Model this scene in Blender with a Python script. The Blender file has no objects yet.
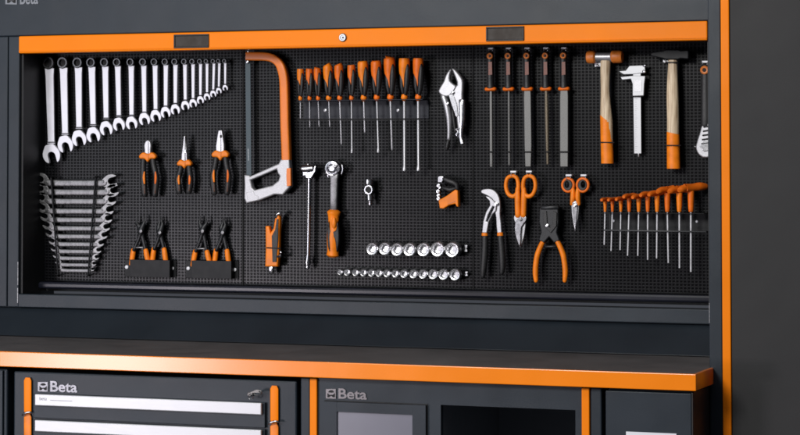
import bpy, bmesh, math, random
from mathutils import Vector, Matrix
random.seed(7)
S = bpy.context.scene
C = S.collection

# ------------------------------------------------------------------ camera
F_PX, YAW, PITCH, ROLL, CY = 2324.4, 0.36329, 0.03407, -0.00106, 77.8
CAM = Vector((3.24928, -5.6, -0.28601))
fw = Vector((-math.sin(YAW)*math.cos(PITCH), math.cos(YAW)*math.cos(PITCH), math.sin(PITCH)))
r0 = Vector((math.cos(YAW), math.sin(YAW), 0)); u0 = r0.cross(fw)
RT = r0*math.cos(ROLL)+u0*math.sin(ROLL); UP = -r0*math.sin(ROLL)+u0*math.cos(ROLL)
cd = bpy.data.cameras.new("camera"); cam = bpy.data.objects.new("camera", cd); C.objects.link(cam)
m = Matrix((RT, UP, -fw)).transposed().to_4x4(); m.translation = CAM
cam.matrix_world = m
cd.sensor_width = 36; cd.lens = F_PX/800*36; cd.shift_y = (CY-217.5)/800
cd.clip_start = .1; cd.clip_end = 100
S.camera = cam

# ------------------------------------------------------------------ light
W = bpy.data.worlds.new("World"); S.world = W; W.use_nodes = True
bg = W.node_tree.nodes['Background']; bg.inputs[0].default_value = (.62, .66, .78, 1); bg.inputs[1].default_value = .09
def lamp(name, loc, tgt, sx, sy, power, col):
    l = bpy.data.lights.new(name, 'AREA'); l.shape = 'RECTANGLE'; l.size = sx; l.size_y = sy
    l.energy = power; l.color = col
    o = bpy.data.objects.new(name, l); C.objects.link(o); o.location = loc
    o.rotation_euler = (Vector(tgt)-Vector(loc)).to_track_quat('-Z', 'Y').to_euler()
lamp('key_softbox', (-2.3, -5.0, .75), (.6, 0, -.2), 2.6, 2.3, 36, (.88, .93, 1))
lamp('front_softbox', (.1, -5.8, 1.7), (1.0, 0, -.4), 1.6, 1.2, 235, (1, .985, .96))
lamp('low_softbox', (-1.62, -4.6, -1.20), (.5, 0, -.75), .7, .45, 58, (1, .90, .96))
lamp('left_sheen_lamp', (-1.9, -4.8, -.66), (.5, 0, -.5), 1.2, .4, 20, (.84, .88, 1))  # added area lamp, not a window; gives the lower left panel its sheen
lamp('overhead', (1.4, -2.6, 2.4), (1.3, 0, -.5), 2.4, 1.0, 24, (1, .98, .95))
S.cycles.filter_width = 1.7
S.view_settings.view_transform = 'Standard'; S.view_settings.look = 'None'
S.view_settings.exposure = 0; S.view_settings.gamma = 1

# ------------------------------------------------------------------ materials
MATS = {}
def mat(name, col, rough=.5, metal=0, noise=0, nscale=60, bump=0, bscale=400, coat=0, spec=.5, col2=None, stretch=None, wave=0):
    if name in MATS: return MATS[name]
    m = bpy.data.materials.new(name); m.use_nodes = True; nt = m.node_tree; b = nt.nodes['Principled BSDF']
    b.inputs['Base Color'].default_value = (*col, 1); b.inputs['Roughness'].default_value = rough
    b.inputs['Metallic'].default_value = metal; b.inputs['Coat Weight'].default_value = coat; b.inputs['Coat Roughness'].default_value = .22
    b.inputs['Specular IOR Level'].default_value = spec
    tc = nt.nodes.new('ShaderNodeTexCoord'); mp = nt.nodes.new('ShaderNodeMapping')
    nt.links.new(tc.outputs['Object'], mp.inputs[0])
    if stretch: mp.inputs['Scale'].default_value = stretch
    n = nt.nodes.new('ShaderNodeTexNoise'); n.inputs['Scale'].default_value = nscale; n.inputs['Detail'].default_value = 5
    nt.links.new(mp.outputs[0], n.inputs['Vector'])
    c2 = col2 or tuple(c*(1-noise) for c in col); c1 = col if col2 else tuple(min(1, c*(1+noise)) for c in col)
    if noise or col2:
        mx = nt.nodes.new('ShaderNodeMix'); mx.data_type = 'RGBA'
        mx.inputs[6].default_value = (*c2, 1); mx.inputs[7].default_value = (*c1, 1)
        rmp = nt.nodes.new('ShaderNodeMapRange'); rmp.inputs[1].default_value = .35; rmp.inputs[2].default_value = .65
        nt.links.new(n.outputs[0], rmp.inputs[0]); nt.links.new(rmp.outputs[0], mx.inputs[0])
        nt.links.new(mx.outputs[2], b.inputs['Base Color'])
    mr = nt.nodes.new('ShaderNodeMapRange'); mr.inputs[3].default_value = rough*.82; mr.inputs[4].default_value = min(1, rough*1.2)
    nt.links.new(n.outputs[0], mr.inputs[0]); nt.links.new(mr.outputs[0], b.inputs['Roughness'])
    if bump:
        n2 = nt.nodes.new('ShaderNodeTexNoise'); n2.inputs['Scale'].default_value = bscale; n2.inputs['Detail'].default_value = 3
        nt.links.new(tc.outputs['Object'], n2.inputs['Vector'])
        bp = nt.nodes.new('ShaderNodeBump'); bp.inputs['Strength'].default_value = bump; bp.inputs['Distance'].default_value = .001
        nt.links.new(n2.outputs[0], bp.inputs['Height']); nt.links.new(bp.outputs[0], b.inputs['Normal'])
        if wave:
            n3 = nt.nodes.new('ShaderNodeTexNoise'); n3.inputs['Scale'].default_value = 4; n3.inputs['Detail'].default_value = 2
            nt.links.new(tc.outputs['Object'], n3.inputs['Vector'])
            b3 = nt.nodes.new('ShaderNodeBump'); b3.inputs['Strength'].default_value = wave; b3.inputs['Distance'].default_value = .02
            nt.links.new(n3.outputs[0], b3.inputs['Height']); nt.links.new(b3.outputs[0], bp.inputs['Normal'])
    MATS[name] = m; return m
STEEL = mat('slate_powder_coat', (.0145, .0215, .030), .40, 0, .16, 5, .25, 900, spec=.30, wave=.25)
BACKC = mat('back_panel_paint', (.013, .018, .024), .30, 0, .10, 6, .2, 900, spec=.7)
DOORC = mat('charcoal_door_paint', (.027, .027, .028), .6, 0, .06, 4, .2, 900, spec=.25, wave=.25)
INNER = mat('black_inner_paint', (.010, .011, .013), .5, 0, .1, 8)
LEDGE = mat('blue_black_gloss', (.008, .009, .016), .3, 0, .3, 5, spec=.35)
ORAP = mat('orange_paint', (.90, .225, .003), .36, 0, .03, 5, .25, 700, spec=.12, wave=.3)
EDGE = mat('worktop_edging_orange', (.92, .235, .003), .30, 0, .03, 5, .3, 260, coat=.75, spec=.1, wave=.4)
WTOP = mat('worktop_laminate', (.088, .081, .081), .55, 0, .16, 9, .2, 900)
SATIN = mat('satin_wrench', (.70, .70, .77), .45, .2, .04, 40, .1, 300)
CHROME = mat('satin_chrome', (.42, .42, .44), .38, .7, .05, 90, .1, 300)
POLISH = mat('polished_chrome', (.50, .50, .52), .24, 1, .06, 90, .12, 160)
RINGM = mat('ring_end_dark_reflection', (.10, .10, .105), .3, .9, .1, 90, .1, 300)  # chrome coloured dark to stand in for dark reflections on the tilted rings
JAWM = mat('jaw_steel', (.24, .24, .245), .42, .7, .2, 90, .2, 260)
DULL = mat('dull_steel', (.17, .17, .175), .42, .85, .2, 90, .3, 260)
DARKM = mat('burnished_steel', (.010, .011, .013), .42, .2, .2, 60, .1, 300)
ALU = mat('brushed_aluminium', (.52, .53, .55), .42, .35, .03, 30, stretch=(1, 30, 60))
CASTA = mat('cast_aluminium', (.46, .46, .48), .45, .45, .08, 120, .4, 500)
ORA = mat('orange_plastic', (.86, .22, .008), .42, 0, .13, 45, .1, 400, spec=.3)
ORB = mat('burnt_orange_plastic', (.76, .150, .008), .42, 0, .12, 60, .1, 400, spec=.3)
RUB = mat('black_rubber', (.008, .008, .009), .5, 0, .2, 120, .3, 500)
BRK = mat('black_bracket', (.006, .0065, .008), .5, 0, .2, 40, spec=.25)
NAVY = mat('navy_bracket', (.009, .011, .020), .5, 0, .1, 40, spec=.3)
BLADE = mat('saw_blade', (.018, .034, .042), .4, .3, .1, 90)
WHITE = mat('white_label', (.78, .79, .84), .35, 0, .02, 20)
BROWN = mat('brown_rubber', (.60, .165, .02), .45, 0, .2, 80)
REDBR = mat('red_brown_print', (.16, .042, .022), .45, 0, .35, 300)
FRAMEO = mat('orange_saw_frame', (.80, .20, .018), .4, 0, .05, 40, spec=.4)
FILE = mat('file_steel', (.145, .145, .14), .5, .6, .12, 500, .25, 900)
GOLD = mat('file_steel_tan', (.15, .125, .09), .45, .75, .2, 500, .6, 900)
PANE = mat('smoked_pane', (.15, .15, .19), .3, 0, .06, 4, spec=.8)
GREYT = mat('grey_print', (.30, .31, .34), .5, 0)
CHLOGO = mat('chrome_letters', (.17, .175, .19), .35, .5)
HOLE = mat('hole_black', (.004, .004, .005), .7)

def wood():
    m = mat('ash_wood', (.52, .36, .20), .5, 0, 0, 40); nt = m.node_tree; b = nt.nodes['Principled BSDF']
    tc = nt.nodes.new('ShaderNodeTexCoord'); mp = nt.nodes.new('ShaderNodeMapping'); mp.inputs['Scale'].default_value = (1, 1, .06)
    w = nt.nodes.new('ShaderNodeTexNoise'); w.inputs['Scale'].default_value = 260; w.inputs['Detail'].default_value = 6
    r = nt.nodes.new('ShaderNodeValToRGB'); r.color_ramp.elements[0].color = (.36, .25, .15, 1); r.color_ramp.elements[1].color = (.74, .60, .42, 1)
    r.color_ramp.elements[0].position = .3; r.color_ramp.elements[1].position = .62
    nt.links.new(tc.outputs['Object'], mp.inputs[0]); nt.links.new(mp.outputs[0], w.inputs[0]); nt.links.new(w.outputs[0], r.inputs[0])
    nt.links.new(r.outputs[0], b.inputs['Base Color']); return m
WOOD = wood()

def pegmat():
    m = bpy.data.materials.new('perforated_steel'); m.use_nodes = True; nt = m.node_tree; b = nt.nodes['Principled BSDF']
    tc = nt.nodes.new('ShaderNodeTexCoord'); sp = nt.nodes.new('ShaderNodeSeparateXYZ'); nt.links.new(tc.outputs['Object'], sp.inputs[0])
    def M(op, a, bb=None, cc=None):
        n = nt.nodes.new('ShaderNodeMath'); n.operation = op
        for i, v in enumerate((a, bb, cc)):
            if v is None: continue
            if isinstance(v, (int, float)): n.inputs[i].default_value = v
            else: nt.links.new(v, n.inputs[i])
        return n.outputs[0]
    P = PITCHM
    fx = M('ABSOLUTE', M('SUBTRACT', M('FRACT', M('DIVIDE', sp.outputs[0], P)), .5))
    fz = M('ABSOLUTE', M('SUBTRACT', M('FRACT', M('DIVIDE', sp.outputs[2], .0083)), .5))
    mxv = M('MAXIMUM', fx, fz)
    k = nt.nodes.new('ShaderNodeMapRange'); k.inputs[1].default_value = .30; k.inputs[2].default_value = .36
    nt.links.new(mxv, k.inputs[0])
    mx = nt.nodes.new('ShaderNodeMix'); mx.data_type = 'RGBA'; mx.inputs[6].default_value = (.0020, .0020, .0025, 1); mx.inputs[7].default_value = (.0030, .0032, .0046, 1)
    nt.links.new(k.outputs[0], mx.inputs[0]); nt.links.new(mx.outputs[2], b.inputs['Base Color'])
    b.inputs['Roughness'].default_value = .30; sk = nt.nodes.new('ShaderNodeMapRange'); sk.inputs[3].default_value = .05; sk.inputs[4].default_value = .21
    nt.links.new(k.outputs[0], sk.inputs[0]); nt.links.new(sk.outputs[0], b.inputs['Specular IOR Level'])
    bp = nt.nodes.new('ShaderNodeBump'); bp.inputs['Strength'].default_value = .3; bp.inputs['Distance'].default_value = .001
    nt.links.new(k.outputs[0], bp.inputs['Height']); nt.links.new(bp.outputs[0], b.inputs['Normal'])
    return m
PITCHM = .0098
PEG = pegmat()

# ------------------------------------------------------------------ helpers
def at(px, py, Y):
    d = fw*F_PX + RT*(px-400) + UP*(CY-py)
    return CAM + d*((Y-CAM.y)/d.y)
def mpp(px, py, Y): return (at(px+1, py, Y)-at(px, py, Y)).x
def link(o, parent=None):
    C.objects.link(o)
    if parent is not None: o.parent = parent
    return o
def tag(o, label, cat, group=None):
    o['label'] = label; o['category'] = cat
    if group: o['group'] = group
    return o
def mk(name, me, m, parent):
    me.materials.clear(); me.materials.append(m); return link(bpy.data.objects.new(name, me), parent)
def smooth(me, ang=40):
    for p in me.polygons: p.use_smooth = True
    try: me.set_sharp_from_angle(angle=math.radians(ang))
    except Exception: pass

class Thing:
    """an Empty at the base of the thing; parts are modelled from photo measurements at their own real depth"""
    def __init__(s, name, label, cat, px, py, Y, group=None):
        s.o = at(px, py, Y) if py is not None else Vector(px)
        s.e = link(bpy.data.objects.new(name, None)); s.e.location = s.o; s.e.empty_display_size = .02
        tag(s.e, label, cat, group); s.Y = Y
    def L(s, px, py, Y): return at(px, py, Y)-s.o
    def par(s, parent): return s.e if parent is None else parent
    def flat(s, name, cons, Y, th, m, bev=.0006, cr=0, parent=None, ang=50):
        """outline(s) extruded th deep, centred on depth Y, with a rolled edge; several outlines make holes"""
        if not isinstance(cons[0][0], (tuple, list)): cons = [cons]
        cu = bpy.data.curves.new('c', 'CURVE'); cu.dimensions = '2D'; cu.fill_mode = 'BOTH'
        bev = min(bev, th*.45)
        cu.extrude = max(th/2-bev, 1e-5); cu.bevel_depth = bev; cu.bevel_resolution = 2; cu.offset = -bev
        for c in cons:
            if cr: c = spline(c, cr, True)
            sp = cu.splines.new('POLY'); sp.points.add(len(c)-1); sp.use_cyclic_u = True
            for i, (x, y) in enumerate(c):
                p = s.L(x, y, Y); sp.points[i].co = (p.x, p.z, 0, 1)
        t = bpy.data.objects.new('t', cu); C.objects.link(t)
        dg = bpy.context.evaluated_depsgraph_get(); me = bpy.data.meshes.new_from_object(t.evaluated_get(dg))
        bpy.data.objects.remove(t); bpy.data.curves.remove(cu)
        yo = Y-s.o.y
        for v in me.vertices: v.co = Vector((v.co.x, yo-v.co.z, v.co.y))
        me.name = name; smooth(me, ang)
        return mk(name, me, m, s.par(parent))
    def tube(s, name, path, m, Y=None, flatr=1, seg=16, cr=0, power=2, parent=None, cap=.4, ang=45):
        """path of (px, py, radius_px[, Y]) -> a lofted, tapering body"""
        Y = s.Y if Y is None else Y
        pts = [(p[0], p[1], p[2], p[3] if len(p) > 3 else Y) for p in path]
        if cr: pts = spline(pts, cr, False)
        P = [s.L(a, b, d) for a, b, r, d in pts]; R = [r*mpp(a, b, d) for a, b, r, d in pts]
        bm = bmesh.new(); rings = []
        def ring(c, t, r, ry):
            if abs(t.y) < .8: side = t.cross(Vector((0, 1, 0))).normalized()
            else: side = Vector((1, 0, 0))
            nn = side.cross(t).normalized(); vs = []
            for k in range(seg):
                a = 2*math.pi*k/seg; ca, sa = math.cos(a), math.sin(a)
                ca = math.copysign(abs(ca)**(2/power), ca); sa = math.copysign(abs(sa)**(2/power), sa)
                vs.append(bm.verts.new(c+side*(ca*r)+nn*(sa*ry)))
            return vs
        n = len(P)
        for i in range(n):
            t = (P[min(i+1, n-1)]-P[max(i-1, 0)]).normalized()
            if i == 0 and cap: rings.append(ring(P[0]-t*R[0]*cap, t, R[0]*.6, R[0]*flatr*.6))
            rings.append(ring(P[i], t, R[i], R[i]*flatr))
            if i == n-1 and cap: rings.append(ring(P[-1]+t*R[-1]*cap, t, R[-1]*.6, R[-1]*flatr*.6))
        for a, b in zip(rings, rings[1:]):
            for k in range(seg): bm.faces.new((a[k], a[(k+1) % seg], b[(k+1) % seg], b[k]))
        bm.faces.new(rings[0]); bm.faces.new(rings[-1]); bmesh.ops.recalc_face_normals(bm, faces=bm.faces)
        me = bpy.data.meshes.new(name); bm.to_mesh(me); bm.free(); smooth(me, ang)
        return mk(name, me, m, s.par(parent))
    def disc(s, name, px, py, prof, m, seg=28, parent=None, phase=0, ang=30):
        """turned body round an axis square to the board: profile of (radius_px, depth)"""
        c = at(px, py, prof[0][1]); k = mpp(px, py, prof[0][1])
        bm = bmesh.new(); rings = []
        for r, y in prof:
            rings.append([bm.verts.new(Vector((c.x+math.cos(2*math.pi*i/seg+phase)*r*k, y, c.z+math.sin(2*math.pi*i/seg+phase)*r*k))-s.o) for i in range(seg)])
        for a, b in zip(rings, rings[1:]):
            for i in range(seg): bm.faces.new((a[i], a[(i+1) % seg], b[(i+1) % seg], b[i]))
        bm.faces.new(rings[0]); bm.faces.new(rings[-1]); bmesh.ops.recalc_face_normals(bm, faces=bm.faces)
        me = bpy.data.meshes.new(name); bm.to_mesh(me); bm.free(); smooth(me, ang)
        return mk(name, me, m, s.par(parent))
    def box(s, name, X0, X1, Y0, Y1, Z0, Z1, m, bev=.0015, parent=None):
        return mk(name, boxmesh([(X0-s.o.x, X1-s.o.x, Y0-s.o.y, Y1-s.o.y, Z0-s.o.z, Z1-s.o.z)], bev, name), m, s.par(parent))
    def boxes(s, name, L, m, bev=.0015, parent=None):
        return mk(name, boxmesh([(a-s.o.x, b-s.o.x, c-s.o.y, d-s.o.y, e-s.o.z, f-s.o.z) for a, b, c, d, e, f in L], bev, name), m, s.par(parent))
    def pbox(s, name, x0, y0, x1, y1, Y0, Y1, m, bev=.0008, parent=None):
        a = at(x0, y0, Y0); b = at(x1, y1, Y0); return s.box(name, a.x, b.x, Y0, Y1, b.z, a.z, m, bev, parent)

def boxmesh(L, bev, name='m'):
    bm = bmesh.new()
    for x0, x1, y0, y1, z0, z1 in L:
        g = bmesh.ops.create_cube(bm, size=1)
        for v in g['verts']: v.co = Vector(((x0+x1)/2+v.co.x*(x1-x0), (y0+y1)/2+v.co.y*(y1-y0), (z0+z1)/2+v.co.z*(z1-z0)))
        if bev:
            es = list({e for v in g['verts'] for e in v.link_edges})
            bmesh.ops.bevel(bm, geom=es, offset=min(bev, abs(x1-x0)*.4, abs(y1-y0)*.4, abs(z1-z0)*.4), segments=2, affect='EDGES', profile=.5)
    me = bpy.data.meshes.new(name); bm.to_mesh(me); bm.free()
    return me
def spline(P, n, closed):
    out = []; N = len(P); K = N if closed else N-1
    for i in range(K):
        g = (lambda j: P[j % N]) if closed else (lambda j: P[max(0, min(N-1, j))])
        a, b, c, d = g(i-1), g(i), g(i+1), g(i+2)
        for k in range(n):
            t = k/n
            out.append(tuple(.5*((2*b[q])+(-a[q]+c[q])*t+(2*a[q]-5*b[q]+4*c[q]-d[q])*t*t+(-a[q]+3*b[q]-3*c[q]+d[q])*t**3) for q in range(len(b))))
    if not closed: out.append(tuple(P[-1]))
    return out
def circ(x, y, r, n=24, ry=None): return [(x+math.cos(2*math.pi*i/n)*r, y+math.sin(2*math.pi*i/n)*(ry or r)) for i in range(n)]
def lettering(t, name, txt, x, y, Y, h_px, m, th=.002, wid=None, bold=.0, rot=0):
    cu = bpy.data.curves.new('f', 'FONT'); cu.body = txt; cu.size = 1; cu.extrude = .02; cu.offset = bold
    o = bpy.data.objects.new('t', cu); C.objects.link(o)
    dg = bpy.context.evaluated_depsgraph_get(); me = bpy.data.meshes.new_from_object(o.evaluated_get(dg))
    bpy.data.objects.remove(o)
    xs = [v.co.x for v in me.vertices]; ys = [v.co.y for v in me.vertices]; k = mpp(x, y, Y)
    H = h_px*k; sx = H/(max(ys)-min(ys)); sw = (wid*k/(max(xs)-min(xs))) if wid else sx
    b = t.L(x, y, Y)
    for v in me.vertices:
        u, w = (v.co.x-min(xs))*sw, (v.co.y-min(ys))*sx
        u, w = u*math.cos(rot)-w*math.sin(rot), u*math.sin(rot)+w*math.cos(rot)
        v.co = Vector((b.x+u, b.y-(v.co.z+.02)/.04*th, b.z+w))
    me.name = name; return mk(name, me, m, t.e)

BOARD = .13           # depth of the perforated panels behind the cabinet front
XR, Z1, Z2, Z3, Z4 = 1.92956, .04825, 0, -.66, -.69576
YW, ZW1, ZW2, XW = -.50254, -.77087, -.80854, 2.01667
XT, YT = at(722, 200, -.334).x, -.334

# ================================================================== the furniture
u = Thing('wall_cabinet', 'long dark slate wall cabinet with orange rail framing the perforated tool panels', 'cabinet', (0, 0, Z4), None, 0)
u.o = Vector((0, 0, Z4)); u.e.location = u.o
XE = XR+.09
u.box('fascia', -.25, XE, .004, .20, Z1, Z1+.32, STEEL, .003)
u.box('side_post', -.034, 0, 0, .20, Z4, Z1-.001, STEEL, .002)
u.box('side_post', -.25, -.0365, 0, .20, Z4, Z1-.001, STEEL, .002)
u.box('side_post', XR+.004, XE, 0, .20, Z4, Z1-.001, STEEL, .002)
u.box('inner_side', .0005, .006, .012, BOARD+.02, Z3+.001, Z2-.001, INNER, 0)
u.box('inner_side', XR-.004, XR+.0035, .012, BOARD+.02, Z3+.001, Z2-.001, INNER, 0)
u.box('back', .007, XR-.005, BOARD+.012, BOARD+.02, Z3+.001, Z2+.03, INNER, 0)
u.box('bottom_lip', .001, XR+.002, -.003, .018, Z4, Z3, STEEL, .002)
u.box('cabinet_floor', .007, XR-.005, .019, BOARD+.011, Z4+.004, Z3-.006, INNER, 0)
zb = at(100, 290, .085).z
u.box('ledge_profile', .012, XR-.008, .085, .105, zb, at(100, 283, .085).z, LEDGE, .006)
rail = u.box('rail', .001, XR, -.006, .03, Z2, Z1-.001, ORAP, .003)
u.box('rail_lip', .002, XR-.001, -.0075, -.0055, Z2+.0045, Z2+.007, ORAP, .0008, rail)
for (x0, y0, x1, y1) in ((173.8, 34.6, 208.8, 47.6), (486, 26.8, 524, 40.6)):
    a = at(x0, y0, -.008); b = at(x1, y1, -.008)
    g = u.boxes('handle_cup', [(a.x, b.x, -.010, -.004, a.z-.004, a.z), (a.x, b.x, -.010, -.004, b.z, b.z+.004), (a.x, a.x+.004, -.0098, -.004, b.z+.004, a.z-.004), (b.x-.004, b.x, -.0098, -.004, b.z+.004, a.z-.004)], DARKM, .001, rail)
    u.box('cup_floor', a.x+.004, b.x-.004, -.0072, -.005, b.z+.004, a.z-.004, mat('cup_brown', (.018, .010, .004), .6), .0005, g)
lk = u.disc('lock', 343, 37.5, [(3.9, -.006), (3.9, -.009), (3.2, -.011), (2.2, -.011), (1.9, -.0095), (0.3, -.0095)], POLISH, parent=rail)
u.disc('keyhole', 343, 37.5, [(.9, -.0096), (.7, -.0105)], HOLE, 12, parent=lk)
# three perforated panels
yb = lambda x: 281+(x-43)*.0185
for (x0, x1) in ((43, 242.4), (243.9, 472.4), (473.9, 712)):
    a = at(x0, 150, BOARD); b = at(x1, 150, BOARD)
    xb = min(b.x, XR-.006)
    u.box('perforated_panel', a.x, xb, BOARD, BOARD+.006, at(43, 281, BOARD).z, Z2+.02, PEG, .001)
for x in (243.1, 473.1):
    a = at(x, 150, BOARD); u.box('panel_seam', a.x-.0012, a.x+.0012, BOARD-.0015, BOARD+.011, at(43, 281, BOARD).z, Z2+.02, HOLE, 0)
def logo(t, x, y, h, wtot, Y, m=CHLOGO, k=1.0):
    """square badge and the maker's lettering; y is the lower edge"""
    s = h*1.05
    p = t.flat('badge', [[(x, y), (x+s, y+.03*s), (x+s, y-h), (x, y-h)]], Y-.0015, .002, m, .0002)
    yy = Y-.0035
    t.flat('badge_mark', [[(x+.14*s, y-.12*h), (x+.30*s, y-.12*h), (x+.5*s, y-.32*h), (x+.7*s, y-.12*h), (x+.86*s, y-.12*h), (x+.86*s, y-.55*h), (x+.68*s, y-.38*h), (x+.32*s, y-.38*h), (x+.14*s, y-.55*h)]], yy, .0008, HOLE, .0001, parent=p)
    t.flat('badge_mark', [[(x+.2*s, y-.66*h), (x+.38*s, y-.86*h), (x+.62*s, y-.86*h), (x+.8*s, y-.66*h), (x+.5*s, y-.6*h)]], yy, .0008, HOLE, .0001, parent=p)
    lettering(t, 'lettering', 'Beta', x+s*1.28, y+.02*s, Y-.0005, h, m, .002, wtot-s*1.28, .02)
logo(u, 5.5, 4.2, 11, 33, .004, mat('grey_letters', (.19, .2, .22), .4, .3))

WEAR = mat('bare_edge', (.45, .45, .47), .5, .3, .5, 300)
for (x, ya, yb2, wd) in ((-.0009, 262, 285, .0011), (-.0011, 288, 303, .0016)):
    zz0 = at(18.5, ya, 0).z; zz1 = at(18.5, yb2, 0).z
    u.box('edge_wear', x-wd, x, -.0004, .001, zz1, zz0, WEAR, 0)
u.box('edge_wear', XR+.0004, XR+.0022, -.0036, -.002, at(708, 323, 0).z, at(708, 303, 0).z, WEAR, 0)
b_ = Thing('back_panel', 'plain dark slate metal back panel between wall cabinet and worktop', 'panel', (0, .006, ZW1), None, 0)
bk = b_.box('sheet', -.25, XE, .012, .03, ZW1+.002, Z4-.002, BACKC, .001)
for v in bk.data.vertices: v.co.y += -.075*max(0, min(1, (Z4-(v.co.z+ZW1))/(Z4-ZW1)))

w = Thing('worktop', 'dark worktop with glossy orange front and end edging', 'worktop', (1, YW, ZW2), None, 0)
XC = XW-.0070
w.box('board', -.35, XC, YW+.006, .006, ZW2+.001, ZW1-.0006, WTOP, .0006)
def edging():
    bm = bmesh.new(); o = w.o
    prof = [(-.35, YW), (XW, YW), (XW, .006), (XW-.0065, .006), (XW-.0065, YW+.0055), (-.35, YW+.0055)]
    lo = [bm.verts.new((x-o.x, y-o.y, ZW2-o.z)) for x, y in prof]; hi = [bm.verts.new((x-o.x, y-o.y, ZW1-o.z)) for x, y in prof]
    n = len(prof)
    for k in range(n): bm.faces.new((lo[k], lo[(k+1) % n], hi[(k+1) % n], hi[k]))
    bm.faces.new(lo[::-1]); bm.faces.new(hi); bmesh.ops.recalc_face_normals(bm, faces=bm.faces)
    es = [e for e in bm.edges if all(v in (lo[0], lo[1], lo[2]) for v in e.verts) or all(v in (hi[0], hi[1], hi[2]) for v in e.verts) or set(e.verts) == {lo[1], hi[1]}]
    bmesh.ops.bevel(bm, geom=es, offset=.0018, segments=3, affect='EDGES', profile=.5)
    me = bpy.data.meshes.new('edging'); bm.to_mesh(me); bm.free(); return mk('edging', me, EDGE, w.e)
edging()

# tall cabinet on the right
XA = at(708.6, 200, YT).x
t_ = Thing('tall_cabinet', 'tall charcoal cabinet with a vertical orange edge strip, right of the worktop', 'cabinet', (XT, YT, -1.6), None, 0)
x1 = at(721.6, 200, YT).x; x2 = at(730.6, 200, YT).x
t_.box('side_frame', XA, x1, YT, .25, -1.6, .6, STEEL, .0025)
t_.box('edge_strip', x1+.0012, x2, YT-.006, YT+.03, -1.6, .6, ORAP, .002)
t_.box('door', x2+.0015, x2+.75, YT-.004, YT+.02, -1.6, .6, DOORC, .002)
t_.box('body', x1+.001, x2+.75, YT+.031, .25, -1.6, .6, DOORC, 0)

# lower cabinets
YC = YW+.022; ZB = -1.62; ZT = ZW2-.003
def XatC(px, py=400): return at(px, py, YC).x
def ZatC(px, py): return at(px, py, YC).z
c0 = Thing('side_cabinet', 'narrow dark cabinet edge at the far left under the worktop', 'cabinet', (XatC(-20), YC, ZB), None, 0)
c0.box('body', XatC(-60), XatC(7), YC+.001, -.01, ZB, ZT-.005, STEEL, .004)
c0.box('corner_profile', XatC(.5), XatC(3.8), YC-.006, YC, ZB, ZT-.008, STEEL, .0025)

c1 = Thing('drawer_cabinet', 'dark drawer cabinet with two pale drawer strips and orange corner grips', 'cabinet', (XatC(150), YC, ZB), None, 0)
xl, xr = XatC(12.8), XatC(296)
c1.box('body', xl, xr, YC+.004, -.01, ZB, ZT-.010, STEEL, .004)
zt = ZatC(13, 371.5); xm0, xm1 = XatC(19), XatC(286)
# drawers: fronts with strips
za = ZatC(37.4, 393.6); zbm = ZatC(37.4, 405)
zc = ZatC(37.4, 419.5); zd = ZatC(37.4, 431.5)
dh = za-zc
xs0, xs1 = XatC(37.3), XatC(263.4)
for i in range(5):
    top = za-i*dh; lo = top-(za-zbm)
    dr = c1.box('drawer', xs0-.008, xs1+.006, YC-.004, YC+.003, top-dh+.004, top+.0005, STEEL, .0015)
    dr['label'] = ('uppermost', 'second', 'third', 'fourth', 'lowest')[i]+' dark drawer front with a pale grip strip'
    c1.box('grip_strip', xs0, xs1, YC-.013, YC-.0045, lo, top, ALU, .002, dr)
    if i == 0:
        lettering(c1, 'fine_print', 'beta', 39.5, 400.2, YC-.0131, 3.0, GREYT, .0004)
        c1.flat('fine_print', [[(50, 400.0), (72, 400.9), (72, 401.5), (50, 400.6)]], YC-.0134, .0004, GREYT, .00005)
for (xa, xb, yt, yj) in ((24.2, 31.6, 378, 413.2), (270.4, 278.6, 386, 422.3)):
    xm = (xa+xb)/2; rr = (xb-xa)/2
    for j in range(3):
        y0 = yt+j*(yj-yt)+(1.5 if j else 0); y1 = yt+(j+1)*(yj-yt)-1.5
        c1.tube('corner_grip', [(xm-.1, y0+rr*.7, rr, YC-.001), (xm, y1-.5, rr, YC-.001)], ORAP if j == 0 else ORA, flatr=.22, power=3.2, cap=.7)
        if j < 2:
            c1.tube('grip_catch', [(xm-rr-1.8, y1+3.5, .8, YC-.009), (xm-rr-.5, y1+2.2, .9, YC-.012), (xm+rr*.2, y1+.6, 1.1, YC-.012), (xm+rr, y1+1.4, .7, YC-.01)], DARKM if j else POLISH, cr=4, seg=10)
logo(c1, 38, 391.4, 9.4, 39.5, YC+.004)
KEYM = mat('worn_key', (.16, .155, .15), .4, .6, .3, 300)
k_ = Thing('key', 'small silver key with fob hanging in the drawer cabinet lock', 'key', 254, 396, YC-.006)
k_.flat('bow', [circ(257.2, 392.6, 4.6, 28, 2.9), circ(260.2, 391.6, .9, 12)], YC-.022, .004, KEYM, .0009)
k_.tube('split_ring', [(250.6+math.cos(a)*2.1, 396.8+math.sin(a)*2.6, .45, YC-.02) for a in [math.pi*2*q/16 for q in range(17)]], POLISH, seg=8, cap=0)
k_.flat('shank', [[(250.0, 392.2), (253.6, 391.2), (253.8, 393.4), (250.6, 394.2)]], YC-.020, .004, KEYM, .0007)
k_.disc('barrel', 251.5, 394.0, [(2.0, YC+.003), (2.0, YC-.010), (1.4, YC-.011)], KEYM)

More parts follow.
